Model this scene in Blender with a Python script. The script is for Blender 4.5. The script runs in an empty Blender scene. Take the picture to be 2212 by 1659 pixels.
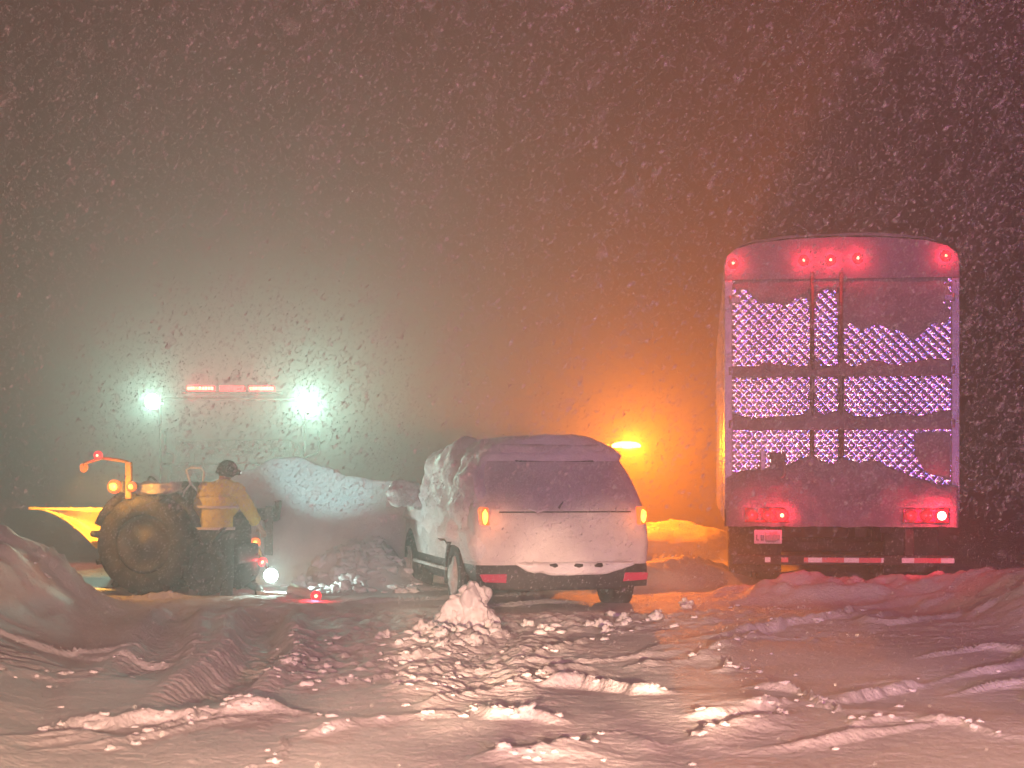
import bpy, bmesh, math, random
import numpy as np
from mathutils import Vector, Matrix, noise
R = math.radians
random.seed(7)
SC = bpy.context.scene
COL = SC.collection

# ------------------------------------------------------------------ camera
EYE = 1.30            # eye height in the parked car the picture was taken from
F = 3600.0            # focal length in pixels of a 2212 px wide picture
cd = bpy.data.cameras.new('camera'); cam = bpy.data.objects.new('camera', cd); COL.objects.link(cam)
cd.sensor_width = 36; cd.lens = 36 * F / 2212; cd.shift_y = 200.5 / 2212; cd.clip_end = 2000; cd.clip_start = 0.05
cd.dof.use_dof = True; cd.dof.focus_distance = 17.5; cd.dof.aperture_fstop = 4.0
cam.location = (0, 0, EYE); cam.rotation_euler = (R(90), 0, 0)
SC.camera = cam
def at(px, py, d):    # a point seen at (px, py) at distance d
    return Vector(((px - 1106) * d / F, d, EYE + (1030 - py) * d / F))

# ------------------------------------------------------------------ night sky, air, exposure
w = bpy.data.worlds.new('World'); SC.world = w; w.use_nodes = True
bg = w.node_tree.nodes['Background']
bg.inputs[0].default_value = (0.140, 0.030, 0.036, 1); bg.inputs[1].default_value = 1.0
HAZE = 0.027
SC.view_settings.view_transform = 'Standard'; SC.view_settings.look = 'None'
SC.view_settings.exposure = -0.25; SC.view_settings.gamma = 1
cy = SC.cycles
cy.use_denoising = True
try: cy.denoiser = 'OPENIMAGEDENOISE'
except Exception: pass
cy.denoising_input_passes = 'RGB_ALBEDO_NORMAL'
cy.max_bounces = 4; cy.diffuse_bounces = 2; cy.glossy_bounces = 2; cy.transmission_bounces = 2
cy.volume_bounces = 0; cy.transparent_max_bounces = 8
cy.sample_clamp_direct = 0; cy.sample_clamp_indirect = 2.0
cy.caustics_reflective = False; cy.caustics_refractive = False

# ------------------------------------------------------------------ headlamps of the car the picture was taken from,
# and the red and blue roof lamps of the patrol car behind it (mirrored in the trailer's steel doors)
def light(name, kind, loc, color, power, radius=.05, target=None, spot=None, blend=.2, parent=None):
    l = bpy.data.lights.new(name, kind); l.color = color; l.energy = power
    if kind in ('POINT', 'SPOT'): l.shadow_soft_size = radius
    if kind == 'SPOT': l.spot_size = R(spot); l.spot_blend = blend
    o = bpy.data.objects.new(name, l); COL.objects.link(o); o.location = loc
    if target is not None:
        o.rotation_euler = (Vector(target) - Vector(loc)).to_track_quat('-Z', 'Y').to_euler()
    if parent: o.parent = parent
    return o
WARM = (1.0, .60, .385)
for hx, yaw in ((-.35, 13), (1.0, -13)):
    tx, ty = hx - 10*math.sin(R(yaw)), 1.5 + 10*math.cos(R(yaw))
    light('headlamp_light', 'SPOT', (hx, 1.5, .84), WARM, 4700, .06, (tx, ty, .84 - 10*math.tan(R(31.8))), 64, .06)
    light('headlamp_hot_spot_light', 'SPOT', (hx, 1.5, .84), WARM, 13500, .06, (.1 + hx*.8, 16.8, .02), 8.6, .5)
# added lights, unseen behind the camera, to brighten the flakes and warm the air
for hx in (-6.0, -4.2, -2.4):
    light('added_snowfall_light', 'SPOT', (hx, -9, 2.6), (1, .47, .42), 4500, .10, (hx*.5 + 1.6, 15, 7.4), 58, .5)
light('patrol_red_light', 'SPOT', (3.3, -7, 2.2), (1, .13, .75), 4600, .35, (2.9, 18, 2.4), 44, .6)
light('patrol_blue_light', 'SPOT', (5.2, -7, 2.2), (.12, .22, 1), 5200, .35, (3.9, 18, 2.0), 24, .7)

# ------------------------------------------------------------------ helpers
class MB:
    def __init__(s): s.v = []; s.f = []
    def add(s, vs, fs):
        b = len(s.v); s.v += [tuple(p) for p in vs]; s.f += [tuple(i + b for i in f) for f in fs]; return s
    def box(s, c, d, m=None):
        vs = [Vector((x * d[0] / 2, y * d[1] / 2, z * d[2] / 2)) for x in (-1, 1) for y in (-1, 1) for z in (-1, 1)]
        if m: vs = [m @ p for p in vs]
        c = Vector(c)
        return s.add([p + c for p in vs], [(0,1,3,2),(4,6,7,5),(0,4,5,1),(2,3,7,6),(0,2,6,4),(1,5,7,3)])
    def cyl(s, a, b, r0, r1=None, n=14, cap=True):
        return s.tube([a, b], [r0, r0 if r1 is None else r1], n, cap)
    def tube(s, pts, rad, n=8, cap=True):
        pts = [Vector(p) for p in pts]
        if not hasattr(rad, '__len__'): rad = [rad] * len(pts)
        rings = []; u = None
        for i, p in enumerate(pts):
            t = (pts[min(i + 1, len(pts) - 1)] - pts[max(i - 1, 0)]).normalized()
            if u is None:
                u = t.orthogonal().normalized()
            u = (u - t * u.dot(t)).normalized(); v = t.cross(u)
            rings.append([p + (u * math.cos(2*math.pi*k/n) + v * math.sin(2*math.pi*k/n)) * rad[i] for k in range(n)])
        vs = [q for r in rings for q in r]; fs = []
        for i in range(len(pts) - 1):
            for k in range(n):
                fs.append((i*n+k, i*n+(k+1)%n, (i+1)*n+(k+1)%n, (i+1)*n+k))
        if cap:
            fs.append(tuple(range(n-1, -1, -1))); fs.append(tuple((len(pts)-1)*n+k for k in range(n)))
        return s.add(vs, fs)
    def lathe(s, prof, c, axis, n=24):          # prof: (r, h) along axis
        c = Vector(c); a = Vector(axis).normalized(); u = a.orthogonal().normalized(); v = a.cross(u)
        vs = []; fs = []
        for r, h in prof:
            for k in range(n):
                t = 2*math.pi*k/n; vs.append(c + a*h + (u*math.cos(t) + v*math.sin(t))*r)
        for i in range(len(prof)-1):
            for k in range(n):
                fs.append((i*n+k, i*n+(k+1)%n, (i+1)*n+(k+1)%n, (i+1)*n+k))
        return s.add(vs, fs)
    def lump(s, c, rad, n=3, amp=.25, sc=1.6, seed=0, flat=None):
        bm = bmesh.new(); bmesh.ops.create_icosphere(bm, subdivisions=n, radius=1)
        c = Vector(c); off = Vector((seed*3.1, seed*1.7, seed*.9))
        vs = []
        for q in bm.verts:
            p = q.co.copy()
            k = 1 + amp * noise.noise(p*sc + off) * 1.6 + amp*.5*noise.noise(p*sc*2.7 + off)
            p = Vector((p.x*rad[0], p.y*rad[1], p.z*rad[2])) * k
            if flat is not None: p.z = max(p.z, flat)
            vs.append(p + c)
        bm.verts.index_update()
        fs = [[q.index for q in f.verts] for f in bm.faces]; bm.free()
        return s.add(vs, fs)
    def grid(s, fn, nu, nv):
        vs = [fn(i/(nu-1), j/(nv-1)) for j in range(nv) for i in range(nu)]
        return s.add(vs, [(j*nu+i, j*nu+i+1, (j+1)*nu+i+1, (j+1)*nu+i) for j in range(nv-1) for i in range(nu-1)])
    def prism(s, poly, y0, y1):                 # polygon in x,z extruded along y
        n = len(poly)
        vs = [(x, y0, z) for x, z in poly] + [(x, y1, z) for x, z in poly]
        fs = [tuple(range(n)), tuple(range(2*n-1, n-1, -1))] + [(i, i+n, (i+1)%n+n, (i+1)%n) for i in range(n)]
        return s.add(vs, fs)
    def build(s, name, mat, parent=None, smooth=False, bevel=0, sub=0):
        me = bpy.data.meshes.new(name); me.from_pydata(s.v, [], s.f); me.update()
        bm = bmesh.new(); bm.from_mesh(me); bmesh.ops.recalc_face_normals(bm, faces=bm.faces); bm.to_mesh(me); bm.free()
        me.materials.append(mat)
        if smooth: me.shade_smooth()
        o = bpy.data.objects.new(name, me); COL.objects.link(o)
        if parent: o.parent = parent
        if bevel:
            b = o.modifiers.new('bevel', 'BEVEL'); b.width = bevel; b.segments = 2; b.limit_method = 'ANGLE'
        if sub:
            m = o.modifiers.new('sub', 'SUBSURF'); m.levels = sub; m.render_levels = sub
        return o
def tag(o, label, cat, group=None, kind=None):
    if label: o['label'] = label
    if cat: o['category'] = cat
    if group: o['group'] = group
    if kind: o['kind'] = kind
    return o
def thing(name, label, cat, loc, rz=0, group=None):
    o = bpy.data.objects.new(name, None); COL.objects.link(o); o.location = loc; o.rotation_euler = (0, 0, rz)
    o.empty_display_size = .2
    return tag(o, label, cat, group)

# ------------------------------------------------------------------ materials
def mat(name, c1, rough=.6, metal=0, c2=None, scale=6, bump=0, bscale=40, spec=.5, detail=6):
    m = bpy.data.materials.new(name); m.use_nodes = True; nt = m.node_tree; b = nt.nodes['Principled BSDF']
    b.inputs['Roughness'].default_value = rough; b.inputs['Metallic'].default_value = metal
    b.inputs['Specular IOR Level'].default_value = spec
    b.inputs['Base Color'].default_value = (*c1, 1)
    tc = nt.nodes.new('ShaderNodeTexCoord')
    if c2:
        n = nt.nodes.new('ShaderNodeTexNoise'); n.inputs['Scale'].default_value = scale; n.inputs['Detail'].default_value = detail
        n.inputs['Roughness'].default_value = .65
        r = nt.nodes.new('ShaderNodeValToRGB'); r.color_ramp.elements[0].position = .36; r.color_ramp.elements[1].position = .64
        r.color_ramp.elements[0].color = (*c1, 1); r.color_ramp.elements[1].color = (*c2, 1)
        nt.links.new(tc.outputs['Object'], n.inputs['Vector']); nt.links.new(n.outputs['Fac'], r.inputs['Fac'])
        nt.links.new(r.outputs['Color'], b.inputs['Base Color'])
    if bump:
        n = nt.nodes.new('ShaderNodeTexNoise'); n.inputs['Scale'].default_value = bscale; n.inputs['Detail'].default_value = 5
        q = nt.nodes.new('ShaderNodeBump'); q.inputs['Strength'].default_value = bump; q.inputs['Distance'].default_value = .03
        nt.links.new(tc.outputs['Object'], n.inputs['Vector']); nt.links.new(n.outputs['Fac'], q.inputs['Height'])
        nt.links.new(q.outputs['Normal'], b.inputs['Normal'])
    return m
def emis(name, color, strength, base=(.1,.02,.02)):
    m = mat(name, base, .3); b = m.node_tree.nodes['Principled BSDF']
    b.inputs['Emission Color'].default_value = (*color, 1); b.inputs['Emission Strength'].default_value = strength
    m.cycles.emission_sampling = 'NONE' if strength < 30 else 'AUTO'
    return m
M = {}
M['snow'] = mat('snow', (.74,.75,.78), .7, 0, (.86,.86,.87), 3, .35, 55, .3)
M['ground'] = mat('ground_snow', (.70,.70,.72), .75, 0, (.86,.86,.87), 1.1, .5, 28, .25, 9)
M['dirty'] = mat('dirty_snow', (.42,.40,.40), .8, 0, (.75,.74,.74), 5, .5, 30, .2)
M['dust'] = mat('snow_dusted_paint', (.50,.48,.50), .65, 0, (.72,.70,.70), 3.5, .15, 90, .3)
M['gate'] = mat('frosted_tailgate_paint', (.62,.58,.58), .6, 0, (.75,.72,.71), 2.2, .06, 120, .3)
M['glass'] = mat('frosted_glass', (.32,.30,.33), .5, 0, (.50,.47,.50), 2.5, .05, 100, .4)
M['black'] = mat('black_plastic', (.025,.025,.027), .6, 0, (.06,.058,.06), 14, .1, 60)
M['rubber'] = mat('rubber', (.02,.02,.02), .85, 0, (.10,.10,.10), 9, .3, 40)
M['rim'] = mat('snowy_rim', (.16,.16,.17), .5, .4, (.5,.5,.5), 14, .2, 40)
M['steel'] = mat('quilted_steel', (.66,.60,.66), .20, 1.0, (.50,.45,.52), 3)
M['alu'] = mat('aluminium_frame', (.55,.53,.55), .45, .6, (.42,.40,.42), 8, .05, 60)
M['rod'] = mat('lock_rod', (.10,.09,.10), .5, .5, (.18,.17,.18), 10)
M['wallw'] = mat('trailer_side_paint', (.62,.61,.60), .5, 0, (.72,.71,.70), 2)
M['chassis'] = mat('dark_chassis', (.03,.028,.028), .7, .2, (.07,.06,.06), 8, .2, 30)
M['redtape'] = mat('red_reflective_tape', (.75,.03,.05), .35)
M['whitetape'] = mat('white_reflective_tape', (.92,.92,.88), .35)
M['plate'] = mat('licence_plate', (.80,.76,.74), .5, 0, (.86,.84,.82), 12)
M['ink'] = mat('plate_ink', (.05,.03,.05), .6)
M['yellow'] = mat('yellow_blade_paint', (.78,.50,.06), .5, 0, (.86,.66,.22), 5, .15, 20)
M['machine'] = mat('dark_machine_paint', (.035,.035,.04), .55, .1, (.10,.10,.105), 5, .15, 40)
M['jacket'] = mat('yellow_turnout_cloth', (.74,.62,.07), .85, 0, (.92,.86,.28), 9, .6, 30)
M['band'] = mat('reflective_band', (.85,.80,.70), .4)
M['pants'] = mat('black_turnout_trousers', (.03,.032,.035), .9, 0, (.08,.085,.085), 12, .5, 30)
M['skin'] = mat('skin', (.45,.26,.19), .6)
M['helmet'] = mat('dark_knit_cap', (.02,.024,.024), .9, 0, (.05,.055,.055), 20, .5, 60)
M['truckpaint'] = mat('grey_truck_paint', (.10,.11,.115), .5, .1, (.2,.21,.21), 4, .1, 40)
M['whitepaint'] = mat('white_truck_paint', (.72,.74,.74), .45, 0, (.82,.83,.83), 6)
M['dglass'] = mat('dark_glass', (.01,.012,.014), .1)
M['redlens'] = mat('red_reflector', (.85,.015,.05), .25)
M['flake'] = None
M['glass'] = mat('frosted_glass', (.56,.52,.54), .65, 0, (.72,.68,.70), 3, .3, 45, .3)
E = {
 'red': emis('red_lamp_lens', (1, .015, .03), 4), 'red_dim': emis('red_lamp_lens_dim', (1, .03, .06), 1.1),
 'red_hot': emis('red_lamp_core', (1, .38, .16), 12), 'warmwhite': emis('stop_lamp_core', (1, .75, .5), 12),
 'amber': emis('amber_lamp_lens', (1, .13, .01), 3.2), 'amber_hot': emis('amber_lamp_core', (1, .48, .05), 9),
 'flood': emis('flood_lens', (.80, 1, .92), 26, (.8,.8,.8)), 'bar_amber': emis('amber_bar_lens', (1, .62, .12), 26),
 'rear_fog_lamp': emis('red_fog_lamp_lens', (1, .01, .08), .8), 'headlamp': emis('head_torch_lens', (.8,1,1), 12)}
def flake_mat():
    m = bpy.data.materials.new('snow_flake'); m.use_nodes = True; nt = m.node_tree; nt.nodes.clear()
    o = nt.nodes.new('ShaderNodeOutputMaterial'); d = nt.nodes.new('ShaderNodeBsdfDiffuse'); t = nt.nodes.new('ShaderNodeBsdfTranslucent')
    d.inputs[0].default_value = t.inputs[0].default_value = (.9,.9,.92,1)
    x = nt.nodes.new('ShaderNodeMixShader'); x.inputs[0].default_value = .68
    nt.links.new(d.outputs[0], x.inputs[1]); nt.links.new(t.outputs[0], x.inputs[2]); nt.links.new(x.outputs[0], o.inputs['Surface'])
    return m
M['flake'] = flake_mat()

# ------------------------------------------------------------------ the snow field
rng = np.random.default_rng(3)
_T = {}
def vnoise(x, y, seed=0):
    if seed not in _T: _T[seed] = np.random.default_rng(seed).random((256, 256))
    T = _T[seed]
    xi = np.floor(x).astype(int); yi = np.floor(y).astype(int); fx = x - xi; fy = y - yi
    fx = fx*fx*fx*(fx*(fx*6-15)+10); fy = fy*fy*fy*(fy*(fy*6-15)+10)
    a = T[xi % 256, yi % 256]; b = T[(xi+1) % 256, yi % 256]; c = T[xi % 256, (yi+1) % 256]; d = T[(xi+1) % 256, (yi+1) % 256]
    return (a*(1-fx)+b*fx)*(1-fy) + (c*(1-fx)+d*fx)*fy - .5
def fbm(x, y, sc, octv, seed, gain=.5):
    s = 0; a = 1
    for k in range(octv):
        s = s + a*vnoise(x*sc + 31.7*k, y*sc + 17.3*k, seed+k); sc *= 2.03; a *= gain
    return s
def seg_dist(x, y, pts):
    best = np.full(x.shape, 1e9); tt = np.zeros(x.shape)
    L = 0; total = sum((Vector(pts[i+1])-Vector(pts[i])).length for i in range(len(pts)-1))
    for i in range(len(pts)-1):
        ax, ay = pts[i]; bx, by = pts[i+1]; dx, dy = bx-ax, by-ay; l2 = dx*dx+dy*dy
        t = np.clip(((x-ax)*dx+(y-ay)*dy)/l2, 0, 1)
        d = np.hypot(x-ax-t*dx, y-ay-t*dy); m = d < best
        best = np.where(m, d, best); tt = np.where(m, (L + t*math.sqrt(l2))/total, tt); L += math.sqrt(l2)
    return best, tt
def gpt(px, py):      # ground point under a pixel of the snow field
    d = EYE * F / (py - 1030); return ((px-1106)*d/F, d)
RIDGES = [  # broken wind crust: (pixels along it, height, width)
 ([(90,1588),(180,1572),(260,1584),(340,1568),(430,1570)], .075, .10),
 ([(430,1572),(500,1548),(580,1556),(640,1546)], .06, .09),
 ([(270,1630),(340,1590),(430,1560),(560,1556)], .05, .08),
 ([(480,1545),(640,1556),(760,1572),(900,1560),(1000,1556),(1040,1530)], .065, .09),
 ([(600,1660),(660,1600),(760,1580)], .05, .10),
 ([(900,1530),(1010,1500),(1100,1480),(1190,1455),(1290,1440)], .075, .10),
 ([(1010,1545),(1060,1556),(1140,1560),(1200,1570)], .06, .08),
 ([(1050,1640),(1140,1640),(1230,1620),(1330,1590),(1420,1600)], .08, .11),
 ([(1180,1480),(1260,1475),(1360,1500),(1430,1500)], .09, .14),
 ([(1480,1590),(1560,1580),(1640,1562),(1700,1545)], .06, .09),
 ([(1500,1560),(1600,1545),(1700,1520),(1800,1512),(1920,1480),(1990,1470)], .075, .10),
 ([(1380,1430),(1430,1425),(1500,1415),(1600,1380),(1650,1365)], .07, .10),
 ([(1600,1370),(1700,1350),(1780,1345),(1860,1330)], .08, .12),
 ([(1480,1310),(1560,1316),(1660,1318),(1740,1312)], .07, .12),
 ([(1640,1480),(1730,1490),(1840,1560),(1960,1545),(2080,1560),(2180,1590)], .06, .10),
 ([(1560,1440),(1590,1425),(1620,1440)], .12, .12),
 ([(120,1405),(210,1425),(300,1420),(380,1425)], .05, .10),
 ([(640,1490),(760,1480),(880,1500),(1000,1470)], .05, .10),
 ([(830,1420),(930,1405),(1020,1370),(1100,1360)], .07, .12),
 ([(1100,1420),(1180,1400),(1300,1360),(1380,1350)], .06, .11),
 ([(60,1350),(160,1310),(280,1290),(400,1288)], .08, .16),
 ([(0,1500),(100,1470),(200,1462),(320,1470)], .04, .10),
]
def height(x, y):
    z = .10*fbm(x, y, .22, 3, 11) + .045*fbm(x*.8+y*.35, y*.8-x*.35, .7, 3, 21, .45)
    u = x*.76 - y*.65; v = x*.65 + y*.76                       # wind direction: v along the ridges
    q = fbm(u*1.0, v*.35, 1.1, 3, 41)
    z += .055*np.clip(1-np.abs(q)*12, 0, 1)**1.3*np.clip(fbm(x, y, .5, 2, 77)*3+.4, 0, 1)
    wx = x + .10*fbm(x, y, 2.5, 3, 51); wy = y + .16*fbm(x, y, 2.5, 3, 61)
    for k, (pp, hh, ww) in enumerate(RIDGES):        # each a snapped edge of crust: steep on one side, a long slab on the other
        pts = sorted(gpt(*p) for p in pp); px_ = [p[0] for p in pts]; py_ = [p[1] for p in pts]
        lx = px_[-1]-px_[0]; tq = np.clip((wx-px_[0])/lx, 0, 1); inside = np.clip(np.minimum(wx-px_[0], px_[-1]-wx)/.18 + .5, 0, 1)
        sd = wy - np.interp(wx, px_, py_)
        br = np.clip(.80 + 1.1*fbm(x, y, 3.2, 3, 90+k), .15, 1.15)*inside
        front = sd if k % 2 == 0 else -sd
        prof = np.where(front < 0, np.exp(-(front/.045)**2), np.exp(-np.clip(front, 0, None)/(ww*3.2)))
        z += .80*hh*br*prof
        z += .25*hh*inside*np.clip(fbm(x, y, 9, 2, 95+k), 0, 1)*np.exp(-(sd/.10)**2)
    # churned snow
    ch = np.exp(-(((x+.9)/1.5)**2 + ((y-12.6)/2.6)**2)**2) + .9*np.exp(-(((x-.4)/2.2)**2 + ((y-15.6)/1.0)**2)**2) \
       + .7*np.exp(-(((x+3.0)/1.7)**2 + ((y-16.6)/1.8)**2)**2) + .4*np.exp(-(((x-3.2)/1.8)**2 + ((y-14.2)/1.4)**2)**2)
    ch = np.clip(ch, 0, 1.2)
    z += ch*(.07*np.abs(fbm(x, y, 3.2, 3, 131)) + .045*np.clip(fbm(x, y, 9, 2, 141), -.1, .5) + .022*fbm(x, y, 18, 2, 151))
    z += .006*fbm(x, y, 14, 3, 161)
    # wheel ruts with tread marks
    for pts, dep, wd in (([(-2.35,16.5),(-2.2,14.6),(-1.86,12.2),(-1.78,10.4),(-1.80,9.0)], .11, .18),
                         ([(-3.3,17),(-2.9,14),(-2.55,12),(-2.45,10.5)], .07, .16),
                         ([(.05,15.2),(-.2,13),(-.25,11),(-.1,9.2)], .03, .2)):
        d, t = seg_dist(x + .05*fbm(x, y, 1.5, 2, 171), y, pts)
        fade = np.clip(np.minimum(t, 1-t)*5, 0, 1)
        z += fade*(-dep*np.exp(-(d/wd)**4) + .55*dep*np.exp(-((d-wd*1.65)/(wd*.55))**2))
        z += fade*.014*np.sin(y*2*np.pi/.14 + 3*(x)*4)*np.exp(-((d-wd*.8)/(wd*1.1))**2)
    # ploughed banks
    rough = 1 + .35*fbm(x, y, 1.2, 4, 181)
    z += .86*np.exp(-(((x+5.0)/1.0)**2)**1.6)*np.clip((y-11)/3.5, 0, 1)*np.clip((17.2-y)/1.8, 0, 1)*rough
    z += .30*np.clip((-x-2.3-.22*(y-8))/1.3, 0, 1)*np.clip((14-y)/2, 0, 1)*rough
    z += .34*np.exp(-(((x-5.4)/.9)**2)**1.5)*np.exp(-(((y-16.0)/1.6)**2)**2)*rough
    z += .24*np.exp(-(((x-4.75)/.55)**2)**1.2)*np.exp(-(((y-14.2)/.9)**2)**2)*rough
    lump = np.abs(fbm(x, y, 2.6, 3, 191))
    z += (.50*np.exp(-(((x+1.85)/.62)**2)**1.5)*np.exp(-(((y-20.5)/.9)**2)**1.5))*(.8+.7*lump)
    z += .55*np.exp(-(((x-2.4)/1.2)**2)**1.5)*np.exp(-(((y-25.5)/1.6)**2)**1.5)*rough
    z += .25*np.exp(-(((x-1.9)/.9)**2)**1.5)*np.exp(-(((y-21)/1.2)**2)**1.5)*rough
    z += .18*np.exp(-(((x-3.7)/1.4)**2)**2)*np.exp(-(((y-18.0)/.8)**2)**2)*(1+fbm(x, y, 3, 3, 211))   # drift under the trailer
    # far rise, lost in the air
    z += 2.5*np.clip((np.hypot(x, y)-45)/120, 0, 1)**1.5*(1+fbm(x, y, .02, 3, 201))
    return z
def axis(segs):
    out = [segs[0][0]]
    for a, b, s0, s1 in segs:
        p = a
        while p < b - 1e-6:
            t = (p-a)/(b-a); p += s0*(s1/s0)**t if s0 != s1 else s0
            out.append(min(p, b))
    return np.array(out)
ys = axis([(-25,4,6,.5),(4,6.6,.25,.03),(6.6,12,.022,.034),(12,20,.034,.075),(20,40,.09,.8),(40,420,1,30)])
xp = axis([(0,2.7,.021,.024),(2.7,6.0,.025,.06),(6,14,.09,.6),(14,420,1,40)])
xs = np.concatenate([-xp[:0:-1], xp])
X, Y = np.meshgrid(xs, ys)
Z = height(X, Y)
co = np.stack([X, Y, Z], -1).reshape(-1, 3)
nx, ny = len(xs), len(ys)
idx = np.arange(nx*ny).reshape(ny, nx)
quads = np.stack([idx[:-1,:-1], idx[:-1,1:], idx[1:,1:], idx[1:,:-1]], -1).reshape(-1, 4)
me = bpy.data.meshes.new('snow_ground')
me.vertices.add(len(co)); me.vertices.foreach_set('co', co.ravel())
me.loops.add(quads.size); me.loops.foreach_set('vertex_index', quads.ravel())
me.polygons.add(len(quads)); me.polygons.foreach_set('loop_start', np.arange(0, quads.size, 4))
me.update(calc_edges=True); me.validate(); me.shade_smooth(); me.materials.append(M['ground'])
ground = bpy.data.objects.new('ground', me); COL.objects.link(ground)
tag(ground, 'deep rutted snow with broken wind crust covering the whole road', None, None, 'structure')
def gz(x, y):
    i = min(max(int(np.searchsorted(xs, x)) - 1, 0), len(xs)-2); j = min(max(int(np.searchsorted(ys, y)) - 1, 0), len(ys)-2)
    u = (x-xs[i])/(xs[i+1]-xs[i]); v = (y-ys[j])/(ys[j+1]-ys[j])
    return float((Z[j,i]*(1-u)+Z[j,i+1]*u)*(1-v) + (Z[j+1,i]*(1-u)+Z[j+1,i+1]*u)*v)
print('ground verts', len(co))

# ------------------------------------------------------------------ snow lumps
def snow_lump_mesh(seed, n=3, amp=.34):
    b = MB(); b.lump((0,0,0), (1,1,1), n, amp, 1.9, seed)
    me = bpy.data.meshes.new('snow_lump'); me.from_pydata(b.v, [], b.f); me.shade_smooth(); me.materials.append(M['snow']); return me
LM = [snow_lump_mesh(s, 3, .55) for s in range(8)]
def put_lump(x, y, r, label, group, name='snow_chunk', sink=.35, mesh=None, sq=(1,1,.8), rz=None):
    o = bpy.data.objects.new(name, mesh or random.choice(LM)); COL.objects.link(o)
    o.scale = (r*sq[0], r*sq[1], r*sq[2]); o.rotation_euler = (random.uniform(-.4,.4), random.uniform(-.4,.4), random.uniform(0,6.3) if rz is None else rz)
    o.location = (x, y, gz(x, y) + r*sq[2]*(1-sink) - .02)
    return tag(o, label, 'snow', group)
# the big block behind the car's rear wheel
p = gpt(1015, 1352)
big = MB(); big.lump((0,0,.15), (.18,.16,.20), 5, .42, 1.9, 5); big.lump((-.16,-.04,.06), (.13,.12,.12), 4, .42, 2.0, 2); big.lump((.03,.02,.27), (.11,.09,.12), 4, .45, 2.0, 9); big.lump((.15,-.03,.05), (.09,.09,.09), 4, .4, 2, 7)
o = big.build('snow_block', M['snow'], None, True); o.location = (p[0], p[1], gz(*p)-.03)
tag(o, 'big upright block of snow behind the rear left wheel of the car', 'snow')
GB = 'snow clods thrown up behind the car'
CRUMB = MB()
def crumb(x, y, r):
    CRUMB.lump((x, y, gz(x, y) + r*.12), (r*random.uniform(.9,1.9), r*random.uniform(.8,1.3), r*.7), 2, .6, 1.9, random.random()*50)
for k in range(84):
    t = random.random(); px = 850 + 690*t + random.gauss(0, 12); py = 1378 - 55*t + random.gauss(0, 13)
    if k < 30: px = random.gauss(960, 55); py = random.gauss(1372, 12)
    x, y = gpt(px, py)
    if k % 4 == 0: put_lump(x, y, random.uniform(.05, .085), 'rounded clod in the churned snow berm behind the parked car', GB)
    else: crumb(x, y, random.uniform(.018, .05))
GR = 'snow clods along the broken crust'
for pp, hh, ww in RIDGES:
    for k in range(len(pp)*3):
        i = random.randrange(len(pp)-1); t = random.random()
        px = pp[i][0]*(1-t)+pp[i+1][0]*t; py = pp[i][1]*(1-t)+pp[i+1][1]*t
        x, y = gpt(px, py); x += random.gauss(0, .05); y += random.gauss(0, .06)
        if k == 0: put_lump(x, y, random.uniform(.026, .042), 'snow clod on a ridge of broken crust in the foreground', GR, sq=(1.4,1,.7), sink=.6)
        else: crumb(x, y, random.uniform(.008, .022))
for k in range(80):
    px, py = random.uniform(575, 1000), random.uniform(1365, 1500)
    if k < 20: px, py = random.gauss(620, 30), random.gauss(1435, 14)
    crumb(*gpt(px, py), random.uniform(.01, .035))
for k in range(24):
    px, py = random.uniform(0, 2212), random.uniform(1330, 1650); crumb(*gpt(px, py), random.uniform(.006, .016))
GW = 'snow clods in the ploughed bank'
for k in range(110):
    x = random.gauss(-1.85, .36); y = random.uniform(18.9, 20.6)
    if k < 30: put_lump(x, y, random.uniform(.06, .11), 'lumpy clod in the ploughed bank between tow truck and car', GW, sink=.5)
    else: crumb(x, y, random.uniform(.03, .06))
tag(CRUMB.build('snow_crumbs', M['snow'], None, True), 'loose crumbs of snow scattered over the churned road', 'snow', None, 'stuff')
# a wind-blown drift behind the rescuer
dr = MB()
cp = [(-4.2,1.24),(-3.75,1.36),(-3.4,1.45),(-3.12,1.60),(-2.88,1.62),(-2.55,1.49),(-2.2,1.36),(-1.75,1.31),(-1.3,1.29),(-.6,.95),(0,.5)]
def crest(t):
    x = cp[0][0] + t*(cp[-1][0]-cp[0][0])
    for (a, za), (b, zb) in zip(cp[:-1], cp[1:]):
        if a <= x <= b + 1e-9:
            q = (x-a)/(b-a); q = q*q*(3-2*q); return x, za*(1-q)+zb*q
    return cp[-1]
def drift(u, v):
    x, zc = crest(u); a = v*2-1
    if a < 0: k = 1+a; z = zc*(k**1.7); y = 21.6 + a*1.5
    else: z = zc*(1-a**1.3); y = 21.6 + a*1.9
    z += .09*noise.fractal(Vector((x*1.2, y*1.8, 3)), .9, 2, 4)*(1-abs(a))**.0*min(1, abs(a)*4+.05) - .05
    return (x + .15*noise.noise(Vector((x, y, 9))), y + .2*noise.noise(Vector((x*1.2, zc*2, a))), z)
dr.grid(drift, 140, 90)
tag(dr.build('snow_drift', M['snow'], None, True), 'tall sharp crested snow drift to the right of the rescuer', 'snow drift')

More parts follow.
